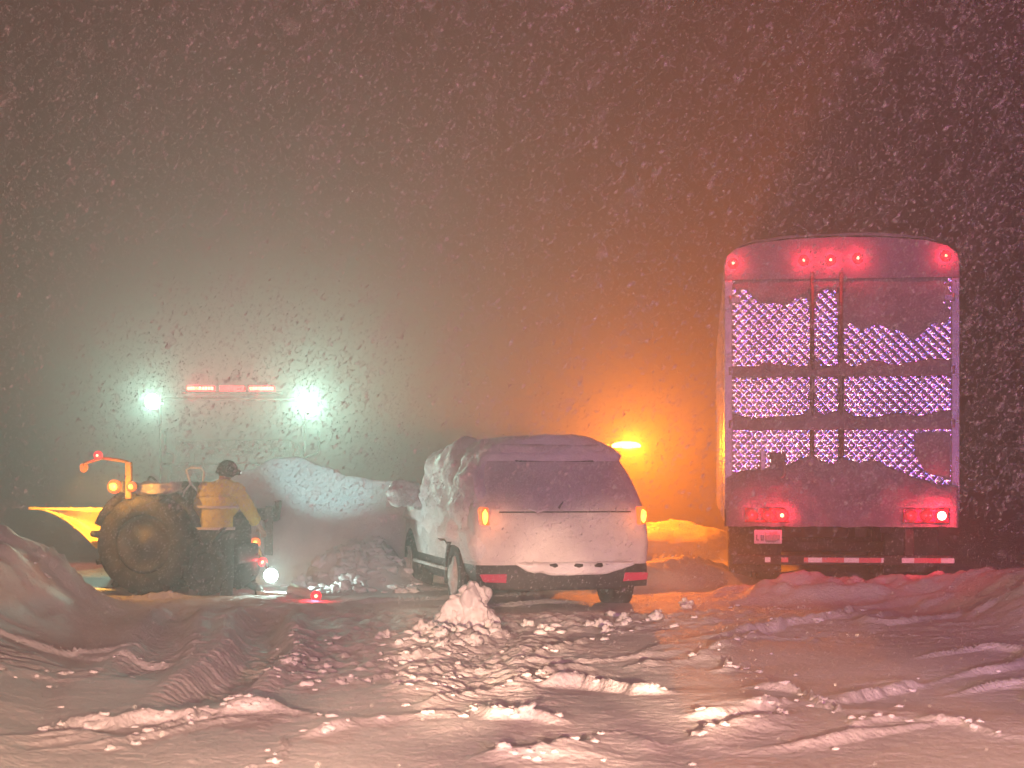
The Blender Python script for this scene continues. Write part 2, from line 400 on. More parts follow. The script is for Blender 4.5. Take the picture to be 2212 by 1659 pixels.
# ------------------------------------------------------------------ lamps
def lamp(parent, name, loc, r, lens, core=None, axis=(0,-1,0), color=None, power=0, depth=.03, off=.07, corer=.3, label=None):
    a = Vector(axis).normalized(); c = Vector(loc)
    b = MB(); b.lathe([(r*1.12,0),(r*1.12,depth*.6),(r,depth*.6),(r,depth),(r*.75,depth*1.35),(r*.35,depth*1.55),(0.001,depth*1.6)], c, a, 18)
    o = b.build(name, lens, parent, True)
    if label: o['label'] = label
    if core:
        d = MB(); d.lathe([(r*corer, depth*1.3),(r*corer, depth*1.62),(r*corer*.6, depth*1.8),(.0005, depth*1.85)], c, a, 12)
        d.build('bulb', core, o, True)
    if power: light(name + '_light', 'POINT', c + a*off, color, power, .02, parent=parent)
    return o
RED = (1, .03, .06); AMB = (1, .40, .05)

# ------------------------------------------------------------------ semi trailer
T = thing('semi_trailer', 'tall box trailer with quilted steel doors and red marker lamps', 'trailer', (3.70, 18.75, 0), R(-6.6))
M['header'] = mat('header_paint', (.22,.19,.22), .5, .2, (.30,.27,.30), 6, .05, 60)
topo = [(-1.30,3.70),(-1.27,3.80),(-1.17,3.88),(-.95,3.945),(-.5,3.985),(0,4.0),(.5,3.985),(.95,3.945),(1.17,3.88),(1.27,3.80),(1.30,3.70)]
def side_panel(x): return MB().box((x, 6.6, 2.25), (.05, 13.1, 2.92))
side_panel(-1.275).build('side_wall', M['wallw'], T); side_panel(1.275).build('side_wall', M['wallw'], T)
for k in range(1, 13):
    for sx in (-1, 1): MB().box((sx*1.302, k*1.05, 2.25), (.012, .03, 2.9)).build('side_rib', M['alu'], T)
MB().prism([(x, z) for x, z in topo] + [(1.28,3.66),(-1.28,3.66)], .0, 13.1).build('roof', M['wallw'], T, False)
MB().box((0, 13.1, 2.25), (2.5, .05, 2.9)).build('front_wall', M['wallw'], T)
hd = MB().prism(topo + [(1.30,3.52),(-1.30,3.52)], -.045, -.001)
hd.build('rear_header', M['header'], T, False, .008)
for sx in (-1, 1): MB().box((sx*1.255, -.02, 2.16), (.09, .05, 2.72)).build('corner_post', M['alu'], T, False, .008)
MB().box((0, -.02, .84), (2.6, .06, .20)).build('rear_sill', M['chassis'], T, False, .01)
def quilt(x0, x1, z0, z1, pitch=.114, amp=.0080):
    def fn(u, v):
        x = x0 + u*(x1-x0); z = z0 + v*(z1-z0)
        p = (x+z)/pitch; q = (x-z)/pitch
        k = 1 + .35*noise.noise(Vector((math.floor(p)*1.7, math.floor(q)*2.3, 1)))
        h = amp*k*(abs(math.sin(math.pi*p))*abs(math.sin(math.pi*q)))**.75
        h += .010*noise.noise(Vector((x*1.6, z*1.6, 5)))            # the sheet itself is a little wavy
        return (x, -.012 - h, z)
    return MB().grid(fn, int((x1-x0)/.0125)+1, int((z1-z0)/.0125)+1)
cols = [(-1.21,-.345),(-.295,-.035),(.035,1.21)]
rows = [(.95,1.84),(1.95,2.44),(2.55,3.52)]
for (x0, x1) in cols:
    for (z0, z1) in rows:
        q = quilt(x0, x1, z0, z1).build('door_panel', M['steel'], T, True)
MB().box((0, .012, 2.23), (2.5, .02, 2.6)).build('door_backing', M['rod'], T)
for z in (1.895, 2.495): MB().box((0, -.018, z), (2.42, .05, .09)).build('door_ledge', M['rod'], T, False, .006)
for x in (-.32, 0, ):
    rb = MB().cyl((x,-.05,.95), (x,-.05,3.60), .022, n=10)
    o = rb.build('lock_rod', M['rod'], T, True)
    for z in (1.05, 2.2, 3.4): MB().box((x,-.035,z), (.09,.05,.06)).build('rod_bracket', M['rod'], o, False, .005)
MB().box((.0, -.004, 2.23), (.02,.012,2.55)).build('door_seal', M['black'], T)
for z in (1.1, 1.895, 2.495, 3.3):
    for sx in (-1, 1):
        o = MB().box((sx*1.18, -.032, z), (.10,.035,.07)).build('hinge', M['alu'], T, False, .006)
        MB().cyl((sx*1.235,-.045,z-.045), (sx*1.235,-.045,z+.045), .016, n=8).build('hinge_pin', M['alu'], o, True)
MB().box((-.87,-.045,1.42), (.055,.03,.36)).build('latch_bar', M['alu'], T, False, .006)
o = MB().box((-.70,-.05,1.44), (.16,.04,.26)).build('latch_plate', M['rod'], T, False, .008)
MB().tube([(-.66,-.07,1.50),(-.63,-.10,1.44),(-.63,-.10,1.32),(-.68,-.08,1.28)], .014, 8).build('latch_handle', M['alu'], o, True)
# snow plastered on the doors
def lerp_pts(pts, x):
    if x <= pts[0][0]: return pts[0][1]
    for (a, za), (b, zb) in zip(pts[:-1], pts[1:]):
        if x <= b: t = (x-a)/(b-a); return za*(1-t)+zb*t
    return pts[-1][1]
def plaster(name, top, bot, thick, parent, mt, x0, x1, nxg=90, nzg=22, y0=-.02, rag=.03, seed=0, ledge=0, label=None):
    b = MB()
    def fn(u, v):
        x = x0 + u*(x1-x0)
        zt = lerp_pts(top, x) + rag*noise.fractal(Vector((x*5, seed, 1)), 1, 2, 4)
        zb = lerp_pts(bot, x) + rag*.6*noise.fractal(Vector((x*5, seed, 7)), 1, 2, 4)
        if zb > zt: zb = zt = (zb+zt)/2
        z = zb + v*(zt-zb)
        e = min(1, min(u, 1-u)*12)*min(1, (1-v)*3.2)*min(1, v*6+.25) if ledge == 0 else min(1, min(u,1-u)*14)*(1-v)**.7*min(1, v*8+.3)
        e = max(e, 0)**.6
        y = y0 - thick*e*(.8+.5*noise.fractal(Vector((x*3, z*3, seed)), 1, 2, 4)) + .012*(1-min(1, e*8))
        return (x, y, z)
    o = b.grid(fn, nxg, nzg).build(name, mt, parent, True)
    if label: o['label'] = label
    return o
def tl(px, py): return ((px-1813)/192.0, EYE + (1030-py)/192.0)
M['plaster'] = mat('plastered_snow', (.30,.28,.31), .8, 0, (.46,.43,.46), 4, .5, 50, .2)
low = [tl(*p) for p in [(1566,1030),(1600,1018),(1640,1012),(1690,1010),(1725,992),(1750,980),(1765,990),(1785,1004),(1800,1000),(1813,985),(1830,992),(1850,1000),(1880,992),(1920,1010),(1960,1030),(2010,1042),(2062,1050)]]
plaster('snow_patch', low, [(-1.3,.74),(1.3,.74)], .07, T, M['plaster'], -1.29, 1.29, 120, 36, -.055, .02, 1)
s1 = [tl(*p) for p in [(1575,790),(1620,795),(1650,782),(1700,788),(1740,792),(1755,775),(1775,795),(1800,790),(1815,775),(1835,795),(1880,778),(1930,790),(1960,785),(2000,775),(2055,778)]]
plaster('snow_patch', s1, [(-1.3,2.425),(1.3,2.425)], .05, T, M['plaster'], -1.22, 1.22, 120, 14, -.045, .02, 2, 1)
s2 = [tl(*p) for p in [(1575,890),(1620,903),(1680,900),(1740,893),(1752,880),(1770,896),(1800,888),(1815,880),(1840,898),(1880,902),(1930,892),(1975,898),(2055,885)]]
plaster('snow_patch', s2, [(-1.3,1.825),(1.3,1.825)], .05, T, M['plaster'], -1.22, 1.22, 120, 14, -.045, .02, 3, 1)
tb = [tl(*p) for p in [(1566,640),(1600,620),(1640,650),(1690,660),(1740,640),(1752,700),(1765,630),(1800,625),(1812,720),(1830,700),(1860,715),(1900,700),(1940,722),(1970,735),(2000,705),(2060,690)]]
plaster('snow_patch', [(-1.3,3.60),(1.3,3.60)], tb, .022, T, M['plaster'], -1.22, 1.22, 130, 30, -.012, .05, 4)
tr = [tl(*p) for p in [(1960,940),(1990,932),(2055,930)]]
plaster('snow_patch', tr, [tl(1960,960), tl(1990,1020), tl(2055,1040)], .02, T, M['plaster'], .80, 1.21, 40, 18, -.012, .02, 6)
# snow on the roof edge
MB().grid(lambda u, v: (-1.22+2.44*u, -.03+.5*v, lerp_pts(topo, -1.22+2.44*u)+.05*min(1,min(u,1-u)*10)*min(1, .25+v*6)+.015*noise.noise(Vector((u*9,v*4,0)))), 60, 14).build('roof_snow', M['snow'], T, True)
for (px, py), cr in (((1582,567),.30),((1733,563),.3),((1790,563),.3),((1848,560),.34),((2033,552),.3)):
    x, z = tl(px, py); z = min(z, 3.76)
    lamp(T, 'marker_lamp', (x, -.045, z), .048, E['red'], E['red_hot'], color=RED, power=9.5, off=.11, corer=cr)
for sx, pxs in ((-1, (1622,1655,1686)), (1, (1958,1990,2022))):
    bx = sum(tl(p,1113)[0] for p in pxs)/3
    bo = MB().box((bx,-.09,.868), (.50,.06,.16)).build('lamp_box', M['redlens'], T, False, .012)
    for k, p in enumerate(pxs):
        hot = k == 2
        lamp(bo, 'tail_lamp', (tl(p,1113)[0], -.121, .868), .062, E['red'] if hot else E['red_dim'],
             (E['warmwhite'] if sx > 0 else E['red_hot']) if hot else None, color=RED, power=(20 if sx > 0 else 7) if hot else 3, off=.11, corer=.8 if (hot and sx > 0) else .35)
# under-run bar with tape
bar = MB().box((0,-.04,.365), (2.44,.09,.11)).build('bumper_bar', M['chassis'], T, False, .012)
for sx in (-.75, .75): MB().box((sx,.0,.60), (.10,.08,.45)).build('bumper_post', M['chassis'], T, False, .01)
tape = [(1690,1702,'w'),(1715,1730,'r'),(1733,1742,'r'),(1742,1772,'w'),(1772,1818,'r'),(1818,1850,'w'),(1850,1897,'r'),(1897,1902,'w'),(1940,1966,'w'),(1966,2022,'r'),(2022,2050,'w')]
tape = [(1650,1662,'w'),(1685,1700,'r')] + tape[2:]
for a, b_, c in tape:
    x0 = (a-1813)/192; x1 = (b_-1813)/192
    MB().box(((x0+x1)/2, -.088, .367), (x1-x0, .004, .055)).build('tape_strip', M['redtape' if c == 'r' else 'whitetape'], bar)
# plate
pl = MB().box((-.815,-.10,.625), (.31,.012,.155)).build('licence_plate', M['plate'], T, False, .004)
MB().box((-.815,-.075,.625), (.25,.04,.10)).build('plate_bracket', M['chassis'], pl)
def letter(ch, x, z, h, parent, y=-.108):
    b = MB(); w_ = h*.5; t = h*.16
    S = {'L': [(0,0,t,h),(0,0,w_,t)], 'U': [(0,0,t,h),(w_-t,0,w_,h),(0,0,w_,t)], '4': [(0,h*.35,w_,h*.35+t),(w_-t,0,w_,h),(0,h*.35,t,h)]}[ch]
    for k, (a, c, d, e) in enumerate(S): b.box((x+(a+d)/2, y-.0004*k, z+(c+e)/2), (d-a, .003, e-c))
    b.build('letter', M['ink'], parent)
letter('L', -.945, .585, .062, pl); letter('U', -.895, .585, .062, pl)
plaster('plate_snow', [(-.85,.675),(-.72,.69),(-.67,.66)], [(-.85,.575),(-.75,.56),(-.67,.60)], .02, T, M['dirty'], -.85, -.68, 26, 12, -.106, .02, 12)
# frame, wheels, flaps
for sx in (-.5,.5): MB().box((sx, 4.2, .78), (.12, 8.2, .22)).build('chassis_rail', M['chassis'], T)
def wheel(parent, c, r, wd, ax=(1,0,0), name='wheel', rimmat=None, lugs=0, snow=True):
    c = Vector(c); a = Vector(ax).normalized()
    b = MB(); b.lathe([(r*.62,-wd/2),(r*.93,-wd/2),(r,-wd*.36),(r,wd*.36),(r*.93,wd/2),(r*.62,wd/2),(r*.60,wd*.2),(r*.60,-wd*.2),(r*.62,-wd/2)], c, a, 32)
    if lugs:
        u = a.orthogonal().normalized(); v = a.cross(u)
        for k in range(lugs):
            t = 2*math.pi*k/lugs; d = u*math.cos(t)+v*math.sin(t); tg = a.cross(d)
            m = Matrix((a, tg, d)).transposed().to_3x3()
            b.box(c + d*r*1.0 + a*wd*.22*(1 if k % 2 else -1), (wd*.5, r*.10, r*.14), m)
    o = b.build(name, M['rubber'], parent, True)
    rb = MB(); rb.lathe([(r*.61,wd*.28),(r*.56,wd*.36),(r*.50,wd*.24),(r*.20,wd*.20),(r*.16,wd*.34),(.001,wd*.36)], c, a, 24)
    rb.lathe([(r*.61,-wd*.28),(r*.56,-wd*.36),(r*.50,-wd*.24),(r*.20,-wd*.20),(r*.16,-wd*.34),(.001,-wd*.36)], c, a, 24)
    rb.build('rim', rimmat or M['rim'], o, True)
    return o
for y in (1.9, 3.15):
    for x in (-1.08,-.76,.76,1.08): wheel(T, (x, y, .44), .50, .27)
    MB().cyl((-1.0,y,.44), (1.0,y,.44), .07, n=10).build('axle', M['chassis'], T, True)
for sx in (-.92,.92): MB().box((sx,1.22,.47), (.62,.012,.62)).build('mud_flap', M['rubber'], T)
for sx in (-.9,.9): MB().box((sx, 9.2, .72), (.12,.14,1.0)).build('landing_leg', M['chassis'], T)

# ------------------------------------------------------------------ the car
S = thing('parked_car', 'snow plastered car with glowing amber tail lamps beside the trailer', 'car', (.52, 16.95, -.02), R(13.5))
HW = [.78,.90,.95,.96,.94,.87,.77,.58,.30,0]
HZ = [.17,.27,.48,.74,.98,1.26,1.53,1.665,1.70,1.71]
LAG = [.02,-.03,-.05,-.02,.04,.22,.44,.54,.58,.59]
ST = [(0,1,.93,9),(.10,.97,.985,9),(.5,.75,1,9),(1.0,.45,1,9),(1.7,.12,1,9),(2.3,0,1,9),(2.65,0,.995,1.66),(2.95,0,.99,1.50),(3.25,0,.985,1.30),(3.55,0,.98,1.09),(3.9,0,.97,1.03),(4.3,0,.93,.96),(4.55,0,.84,.84)]
rings = []
for (y, k, ws, cap) in ST:
    ring = []
    for i in range(10):
        z = HZ[i]; hw = HW[i]*ws
        if z > cap:
            fr = (i-3)/6.0; z = min(z, cap - .03*(1-fr)); hw = ws*min(HW[i] if cap > 1.4 else .9-.9*max(0,(i-4))/5*1.0, .93)
            if i == 9: hw = 0
        ring.append((hw, y + LAG[i]*k, z))
    rings.append(ring)
body = MB()
nr = 19
def ringpts(r):
    L = [(-h, y, z) for h, y, z in r]; Rr = [(h, y, z) for h, y, z in r[:-1]][::-1]
    return L + Rr
vs = [p for r in rings for p in ringpts(r)]
fs = []
for j in range(len(rings)-1):
    for i in range(nr-1): fs.append((j*nr+i, j*nr+i+1, (j+1)*nr+i+1, (j+1)*nr+i))
body.add(vs, fs)
def cap(ring, bulge):
    Lp = ring[:-1]; n = 9; rows = []
    for (h, y, z) in Lp:
        row = []
        for k in range(n):
            t = -1 + 2*k/(n-1); row.append((h*t, y + bulge*(1-t*t), z + (0 if z < 1.6 else .02*(1-t*t))))
        rows.append(row)
    return [p for r in rows for p in r], [(j*n+i, j*n+i+1, (j+1)*n+i+1, (j+1)*n+i) for j in range(len(rows)-1) for i in range(n-1)]
v, f = cap(rings[0], -.07); nrear = len(f); f0 = len(body.f); body.add(v, f)
v, f = cap(rings[-1], .10); body.add(v, f)
# weld, smooth, cut the wheel openings
me = bpy.data.meshes.new('car_shell'); me.from_pydata(body.v, [], body.f)
bm = bmesh.new(); bm.from_mesh(me); bmesh.ops.remove_doubles(bm, verts=bm.verts, dist=.002); bmesh.ops.recalc_face_normals(bm, faces=bm.faces); bm.to_mesh(me); bm.free()
shell = bpy.data.objects.new('car_shell', me); COL.objects.link(shell)
sm = shell.modifiers.new('s', 'SUBSURF'); sm.levels = 3; sm.render_levels = 3
dg = bpy.context.evaluated_depsgraph_get(); ev = shell.evaluated_get(dg).to_mesh()
SV = [v.co.copy() for v in ev.vertices]; SN = [v.normal.copy() for v in ev.vertices]; SF = [tuple(p.vertices) for p in ev.polygons]
bpy.data.objects.remove(shell)
WH = [(.92,.27),(3.62,.27)]
def zone(c, nrm):
    for (wy, wz) in WH:
        if abs(c.x) > .70 and math.hypot(c.y-wy, c.z-wz) < .405: return 'cut'
    ax = abs(c.x)
    if c.z < .43: return 'black'
    if nrm.y < -.5 and c.y < .6 and 1.0 < c.z < 1.50 and ax < (.80 - .32*(c.z-1.0)): return 'window'
    if abs(nrm.x) > .55 and 1.02 < c.z < 1.5 and .75 < c.y < 2.95: return 'side'
    if c.y > 2.7 and nrm.y > .3 and 1.1 < c.z < 1.62 and ax < .72: return 'screen'
    if nrm.y < -.45 and c.y < .4: return 'gate'
    return 'body'
parts = {}
for f in SF:
    c = sum((SV[i] for i in f), Vector())/len(f); n = sum((SN[i] for i in f), Vector()).normalized()
    parts.setdefault(zone(c, n), []).append(f)
def sub_mesh(faces, name, mt, parent, fn=None):
    used = {}; vs = []; fs = []
    for f in faces:
        g = []
        for i in f:
            if i not in used:
                used[i] = len(vs); vs.append(SV[i] if fn is None else fn(SV[i], SN[i]))
            g.append(used[i])
        fs.append(g)
    b = MB(); b.add(vs, fs); return b.build(name, mt, parent, True)
sub_mesh(parts['body'], 'body', M['dust'], S)
gate = sub_mesh(parts['gate'], 'tailgate', M['gate'], S)
lowb = sub_mesh(parts['black'], 'lower_trim', M['black'], S)
rw = sub_mesh(parts['window'], 'rear_window', M['glass'], S)
# the frosted side and front glass, one pane each side
for sx in (-1, 1):
    sub_mesh([f for f in parts['side'] if SV[f[0]].x*sx > 0], 'side_window', M['glass'], S)
sub_mesh(parts['screen'], 'windscreen', M['glass'], S)
MB().box((0,2.2,.52), (1.5,3.9,.6)).build('underbody', M['chassis'], S)
for (wy, wz) in WH:
    for sx in (-1, 1):
        o = wheel(S, (sx*.83, wy, wz), .36, .24, (sx,0,0))
        b = MB(); b.tube([(sx*(.935 if wy < 2 else .905), wy+.41*math.cos(t), wz+.41*math.sin(t)) for t in [R(a) for a in range(-14,195,8)]], .035, 8)
        b.build('wheel_arch', M['black'], S, True)
        MB().lump((sx*.93, wy+.02, wz-.02), (.05,.20,.20), 3, .4, 2.2, wy).build('wheel_snow', M['dirty'], o, True)
MB().box((-.95,2.25,.33), (.05,2.0,.035)).build('sill_strip', M['dirty'], S, False, .01)
# rear details
for sx in (-1, 1):
    b = MB(); b.prism([(sx*.785,.83),(sx*.865,.84),(sx*.87,.99),(sx*.85,1.015),(sx*.795,1.01)], -.085, .10)
    o = b.build('tail_lamp', E['amber'], S, False, .012)
    MB().lump((sx*.83,-.085,.92), (.03,.02,.07), 2, .2, 2, sx).build('bulb', E['amber_hot'], o, True)
    light('tail_lamp_light', 'POINT', (sx*.83,-.15,.92), (1,.24,.03), 2.2, .03, parent=S)
    b = MB(); b.prism([(sx*.60,.255),(sx*.86,.27),(sx*.87,.34),(sx*.62,.345)] if sx > 0 else [(-.88,.34),(-.84,.265),(-.62,.255),(-.61,.345)], -.115, -.03)
    b.build('rear_fog_lamp', E['rear_fog_lamp'], S, False, .008)  # lit rear fog lamp, its red glow is emission in the lens
bp = MB(); bp.grid(lambda u, v: ((u*2-1)*.90, -.085 - .05*(1-(u*2-1)**4) + .03*abs(v-.5) + (.10*abs(u*2-1)**6), .20 + .22*v), 40, 8)
bp.build('bumper', M['black'], S, True)
plaster('bumper_snow', [(-.55,.46),(.75,.46)], [(-.52,.43),(-.42,.37),(-.34,.35),(-.28,.36),(-.18,.33),(0,.325),(.2,.33),(.42,.335),(.55,.37),(.72,.43)], .05, S, M['snow'], -.52, .72, 70, 12, -.135, .012, 20)
for xx in (.12, .33, -.14): MB().lump((xx,-.165,.425), (.045,.02,.022), 2, .3, 2, xx*9).build('snow_hole', M['black'], S, True)
plaster('spoiler_lip', [(-.54,1.66),(.54,1.66)], [(-.54,1.56),(.54,1.56)], .05, S, M['dust'], -.56, .56, 40, 8, .40, .004, 31)
MB().grid(lambda u, v: (-.42+.84*u, .335+.10*v-.012, 1.475+.055*v), 12, 4).build('brake_lamp_slot', M['black'], S, True)
MB().tube([(-.05,.0,1.00),(.05,.07,1.10),(.30,.12,1.14)], .014, 6).build('rear_wiper', M['black'], S, True)
MB().box((0,-.10,.965), (1.38,.012,.012)).build('gate_seam', M['black'], S)
em = MB(); em.box((-.29,-.105,.975), (.035,.02,.035), Matrix.Rotation(.7,3,'Y'))
for sx in (-1,1): em.box((-.29+sx*.06,-.104,.985), (.10,.012,.018), Matrix.Rotation(-sx*.25,3,'Y'))
em.build('emblem', M['snow'], S, False, .004)
# the mirror, swollen with snow
mm = MB(); mm.lump((-1.16,2.75,1.13), (.21,.15,.155), 4, .16, 1.4, 3); mm.lump((-.99,2.75,1.04), (.13,.13,.10), 3, .2, 1.5, 4)
mo = mm.build('side_mirror', M['dirty'], S, True); mo['label'] = 'side mirror swollen to a ball by snow'
MB().lump((1.10,2.75,1.10), (.14,.10,.10), 3, .16, 1.4, 8).build('side_mirror', M['dirty'], S, True)
# snow crust: thick on the roof and lumpy down the left flank
def crust(v, nn):
    p = v; c = 0
    n1 = noise.fractal(Vector((p.x*1.6, p.y*2.0, p.z*2.4)), .8, 2, 5); n2 = noise.noise(Vector((p.x*5, p.y*6, p.z*3)))
    rear = max(0, min(1, (-nn.y-.35)*3))
    if p.z > 1.5: c = max(c, .055 + .03*n1)
    flank = max(0, min(1, (-p.x-.42-.34*rear)*6)) * max(0, min(1, (p.z-.62+.22*n1)*5)) * max(0, min(1, (3.1-p.y)*2))
    c = max(c, flank*(.075 + .115*max(n1,-.35) + .04*n2))
    if p.y > 2.9 and p.z > .8: c = max(c, .05+.03*n1)
    q = max(0, min(1, (-p.x-.80)*8))*max(0, min(1, (.62-p.y)*4))*max(0, min(1, (p.z-.45)*6)); c = max(c, q*(.05+.05*n1))
    if p.y < .3: c *= max(0, min(1, (math.hypot(p.x+.83, p.z-.92)-.14)*7))
    return c
CR = [crust(v, n_) for v, n_ in zip(SV, SN)]
cf = []
for f in SF:
    c = sum((SV[i] for i in f), Vector())/len(f)
    if max(CR[i] for i in f) > .012 and zone(c, SN[f[0]]) != 'cut': cf.append(f)
used = {}; vs = []; fs = []
for f in cf:
    g = []
    for i in f:
        if i not in used:
            used[i] = len(vs); vs.append(SV[i] + SN[i]*(CR[i]-.006))
        g.append(used[i])
    fs.append(g)
cb = MB(); cb.add(vs, fs); cs = cb.build('snow_cover', M['snow'], S, True); cs['label'] = 'lumpy snow crust over roof and left flank'

# ------------------------------------------------------------------ pickup with amber bar, behind the car
P = thing('pickup_truck', 'dark pickup with blazing amber light bar hidden behind the parked car', 'pickup', (at(1236,0,27.5).x, 26.0, -.16), R(3))
prof = [(0,.45),(0,1.05),(1.9,1.08),(2.0,1.82),(2.25,1.88),(3.3,1.86),(3.95,1.22),(5.2,1.12),(5.35,.85),(5.35,.45)]
b = MB(); n = len(prof)
def sec(x, k): return [(x*(1 if z < 1.2 else k), y, z) for y, z in prof]
V = sec(-.95,.80) + sec(.95,.80)
b.add(V, [tuple(range(n)), tuple(range(2*n-1, n-1, -1))] + [(i, (i+1)%n, (i+1)%n+n, i+n) for i in range(n)])
b.build('body', M['machine'], P, False, .05)
MB().box((0,1.93,1.55), (1.25,.02,.42)).build('rear_window', M['dglass'], P, False, .01)
MB().box((0,-.02,.80), (1.4,.03,.42)).build('tailgate', M['machine'], P, False, .02)
MB().box((0,-.10,.50), (1.8,.14,.16)).build('bumper', M['chassis'], P, False, .03)
for sx in (-1,1):
    MB().box((sx*.86,-.02,.85), (.12,.04,.32)).build('tail_lamp', M['redlens'], P, False, .01)
    for y in (1.0, 4.3): wheel(P, (sx*.84,y,.36), .38, .25, (sx,0,0))
LB = MB().box((.30,2.35,1.93), (2.0,.26,.05)).build('light_bar', M['chassis'], P, False, .015)
for k in range(5): MB().box((-.48+.28*k,2.35,1.995), (.265,.24,.085)).build('lens', E['amber'], LB, False, .02)
MB().lump((1.08,2.33,1.99), (.25,.15,.075), 4, .02, 1, 1).build('lens', E['bar_amber'], LB, True)
light('amber_bar_light', 'SPOT', (1.12,2.14,1.99), (1, .20, .005), 7400, .06, (.2,-24,.1), 70, 1.0, parent=P)
light('amber_bar_light', 'POINT', (1.12,2.10,1.97), (1, .22, .006), 420, .06, parent=P)

# ------------------------------------------------------------------ compact plough tractor
K = thing('plough_tractor', 'dark compact snow plough tractor with lit amber lamps by the left bank', 'tractor', (-3.76, 19.3, .02), R(80))
M['post'] = mat('amber_lit_lamp_post', (.30,.15,.04), .6, 0, (.38,.22,.08), 8, .1, 40)  # amber lamplight on the post and arms, put into their colour
# local +y is forward, to the left of the picture; the camera sees the left flank
MB().box((0,-.10,.55), (.70,.95,.22)).build('frame', M['machine'], K, False, .03)
hood = MB(); hood.grid(lambda u, v: ((.40-.02*math.sin(v*3.1))*math.cos(math.pi*u), -.64+.74*v, .40+.48*max(0,math.sin(math.pi*u))**.35*(1-.06*v)), 24, 8)
hood.add([(-.4,-.64,.40),(.4,-.64,.40),(.37,-.64,.80),(-.37,-.64,.80)], [(0,1,2,3)])
hood.build('engine_hood', M['machine'], K, True)
for k in range(7): MB().box((0,-.652,.46+.045*k), (.60,.02,.018)).build('grille_slat', M['chassis'], K)
for k in range(7):
    for sx in (-1,1): MB().box((sx*.41,-.56+.07*k,.62), (.02,.022,.26)).build('side_louvre', M['chassis'], K)
for sx in (-1,1): MB().box((sx*.405,-.26,.36), (.03,.66,.05)).build('step_rail', M['dirty'], K, False, .01)
MB().box((0,-.70,.40), (.72,.10,.22)).build('counterweight', M['machine'], K, False, .03)
for sx in (-1,1):
    wheel(K, (sx*.52, .27, .52), .55, .34, (sx,0,0), lugs=22, rimmat=M['machine'])
    wheel(K, (sx*.46, -.42, .25), .28, .24, (sx,0,0), lugs=18, rimmat=M['machine'])
    fd = MB(); fd.tube([(sx*.52, .27+.63*math.cos(t), .52+.63*math.sin(t)) for t in [R(a) for a in range(20,165,12)]], .05, 8); fd.build('fender', M['machine'], K, True)
    MB().lump((sx*.55,.20,1.15), (.13,.34,.07), 3, .3, 2, sx).build('fender_snow', M['dirty'], K, True)
MB().grid(lambda u, v: ((-.38+.76*u), -.63+.72*v, .875+.07*min(1,min(u,1-u)*5)*min(1,min(v,1-v)*6)*(1+.8*noise.noise(Vector((u*4,v*4,2))))), 20, 24).build('hood_snow', M['dirty'], K, True)
MB().box((0,.15,.92), (.44,.36,.10)).build('seat', M['rubber'], K, False, .03)
MB().box((0,-.04,1.08), (.42,.08,.30)).build('seat_back', M['rubber'], K, False, .03)
MB().box((0,.52,.98), (.40,.16,.34)).build('dash', M['machine'], K, False, .03)
MB().tube([(.16*math.cos(a), .40+.05*math.sin(a), 1.14+.14*math.sin(a)) for a in [R(q) for q in range(0,361,20)]], .014, 6).build('steering_wheel', M['rubber'], K, True)
MB().box((-.70,.42,1.24), (.055,.075,.42)).build('lamp_post', M['post'], K, False, .012)
MB().tube([(-.70,.42,1.44),(-.70,.52,1.465),(-.72,.72,1.49)], .018, 8).build('lamp_arm', M['post'], K, True)
lamp(K, 'marker_lamp', (-.75,.76,1.52), .045, E['red'], E['red_hot'], axis=(-1,-.1,0), color=RED, power=4, label='red marker lamp at the end of the arm')
MB().box((-.71,.52,1.17), (.10,.12,.13)).build('lamp_housing', M['machine'], K, False, .015)
MB().box((-.71,.36,1.17), (.08,.10,.11)).build('lamp_housing', M['machine'], K, False, .015)
lamp(K, 'beacon_lamp', (-.77,.56,1.17), .07, E['amber'], E['amber_hot'], axis=(-1,-.12,0), color=AMB, power=34, off=.26, corer=.6)
lamp(K, 'beacon_lamp', (-.76,.36,1.17), .052, E['amber'], E['amber_hot'], axis=(-1,-.12,0), color=AMB, power=14, off=.2, corer=.5)
MB().tube([(-.34,-.27,1.10),(-.34,-.17,1.20),(-.34,-.12,1.36),(-.34,-.18,1.385),(-.34,-.30,1.38),(-.34,-.33,1.34),(-.34,-.31,1.13)], .012, 6).build('grab_hoop', M['whitepaint'], K, True)
MB().tube([(-.34,-.17,1.20),(-.34,-.10,1.12),(-.34,-.02,.90)], .012, 6).build('hoop_stay', M['whitepaint'], K, True)
KI = Matrix.Rotation(R(-80), 3, 'Z')
def blade(u, v):      # curled plough wing, tapering to a tip on the left of the picture
    x = -4.60 - 1.06*u; hgt = .015 + .45*min(1, (1-u)/.68)**2.0; a = v*1.9
    z = .94 - hgt*(math.sin(a*.5)/math.sin(.95)); y = 19.40 + .10*u - .22*math.sin(v*math.pi)*(1-u)**.7*-1
    return KI @ Vector((x+3.76 + .10*v*v*(1-u), y-19.3, z-.02))
bl = MB().grid(blade, 30, 16).build('plough_blade', M['yellow'], K, True)
so = bl.modifiers.new('solid', 'SOLIDIFY'); so.thickness = .025
for u in (.08,.3,.52): MB().tube([Vector(blade(u, v/8)) for v in range(0,9)], .016, 6).build('blade_rib', M['yellow'], K, True)
for sx in (-.28,.28): MB().tube([(sx,.5,.5),(sx,.9,.6),(sx*.5,1.1,.62)], .04, 8).build('push_arm', M['machine'], K, True)
wlp = KI @ Vector((-4.78+3.76, 18.62-19.3, 1.40))
MB().tube([(-.72,.72,1.49), wlp + Vector((0,0,.03)), wlp], .014, 6).build('lamp_arm', M['post'], K, True)  # added arm to carry the extra blade lamp
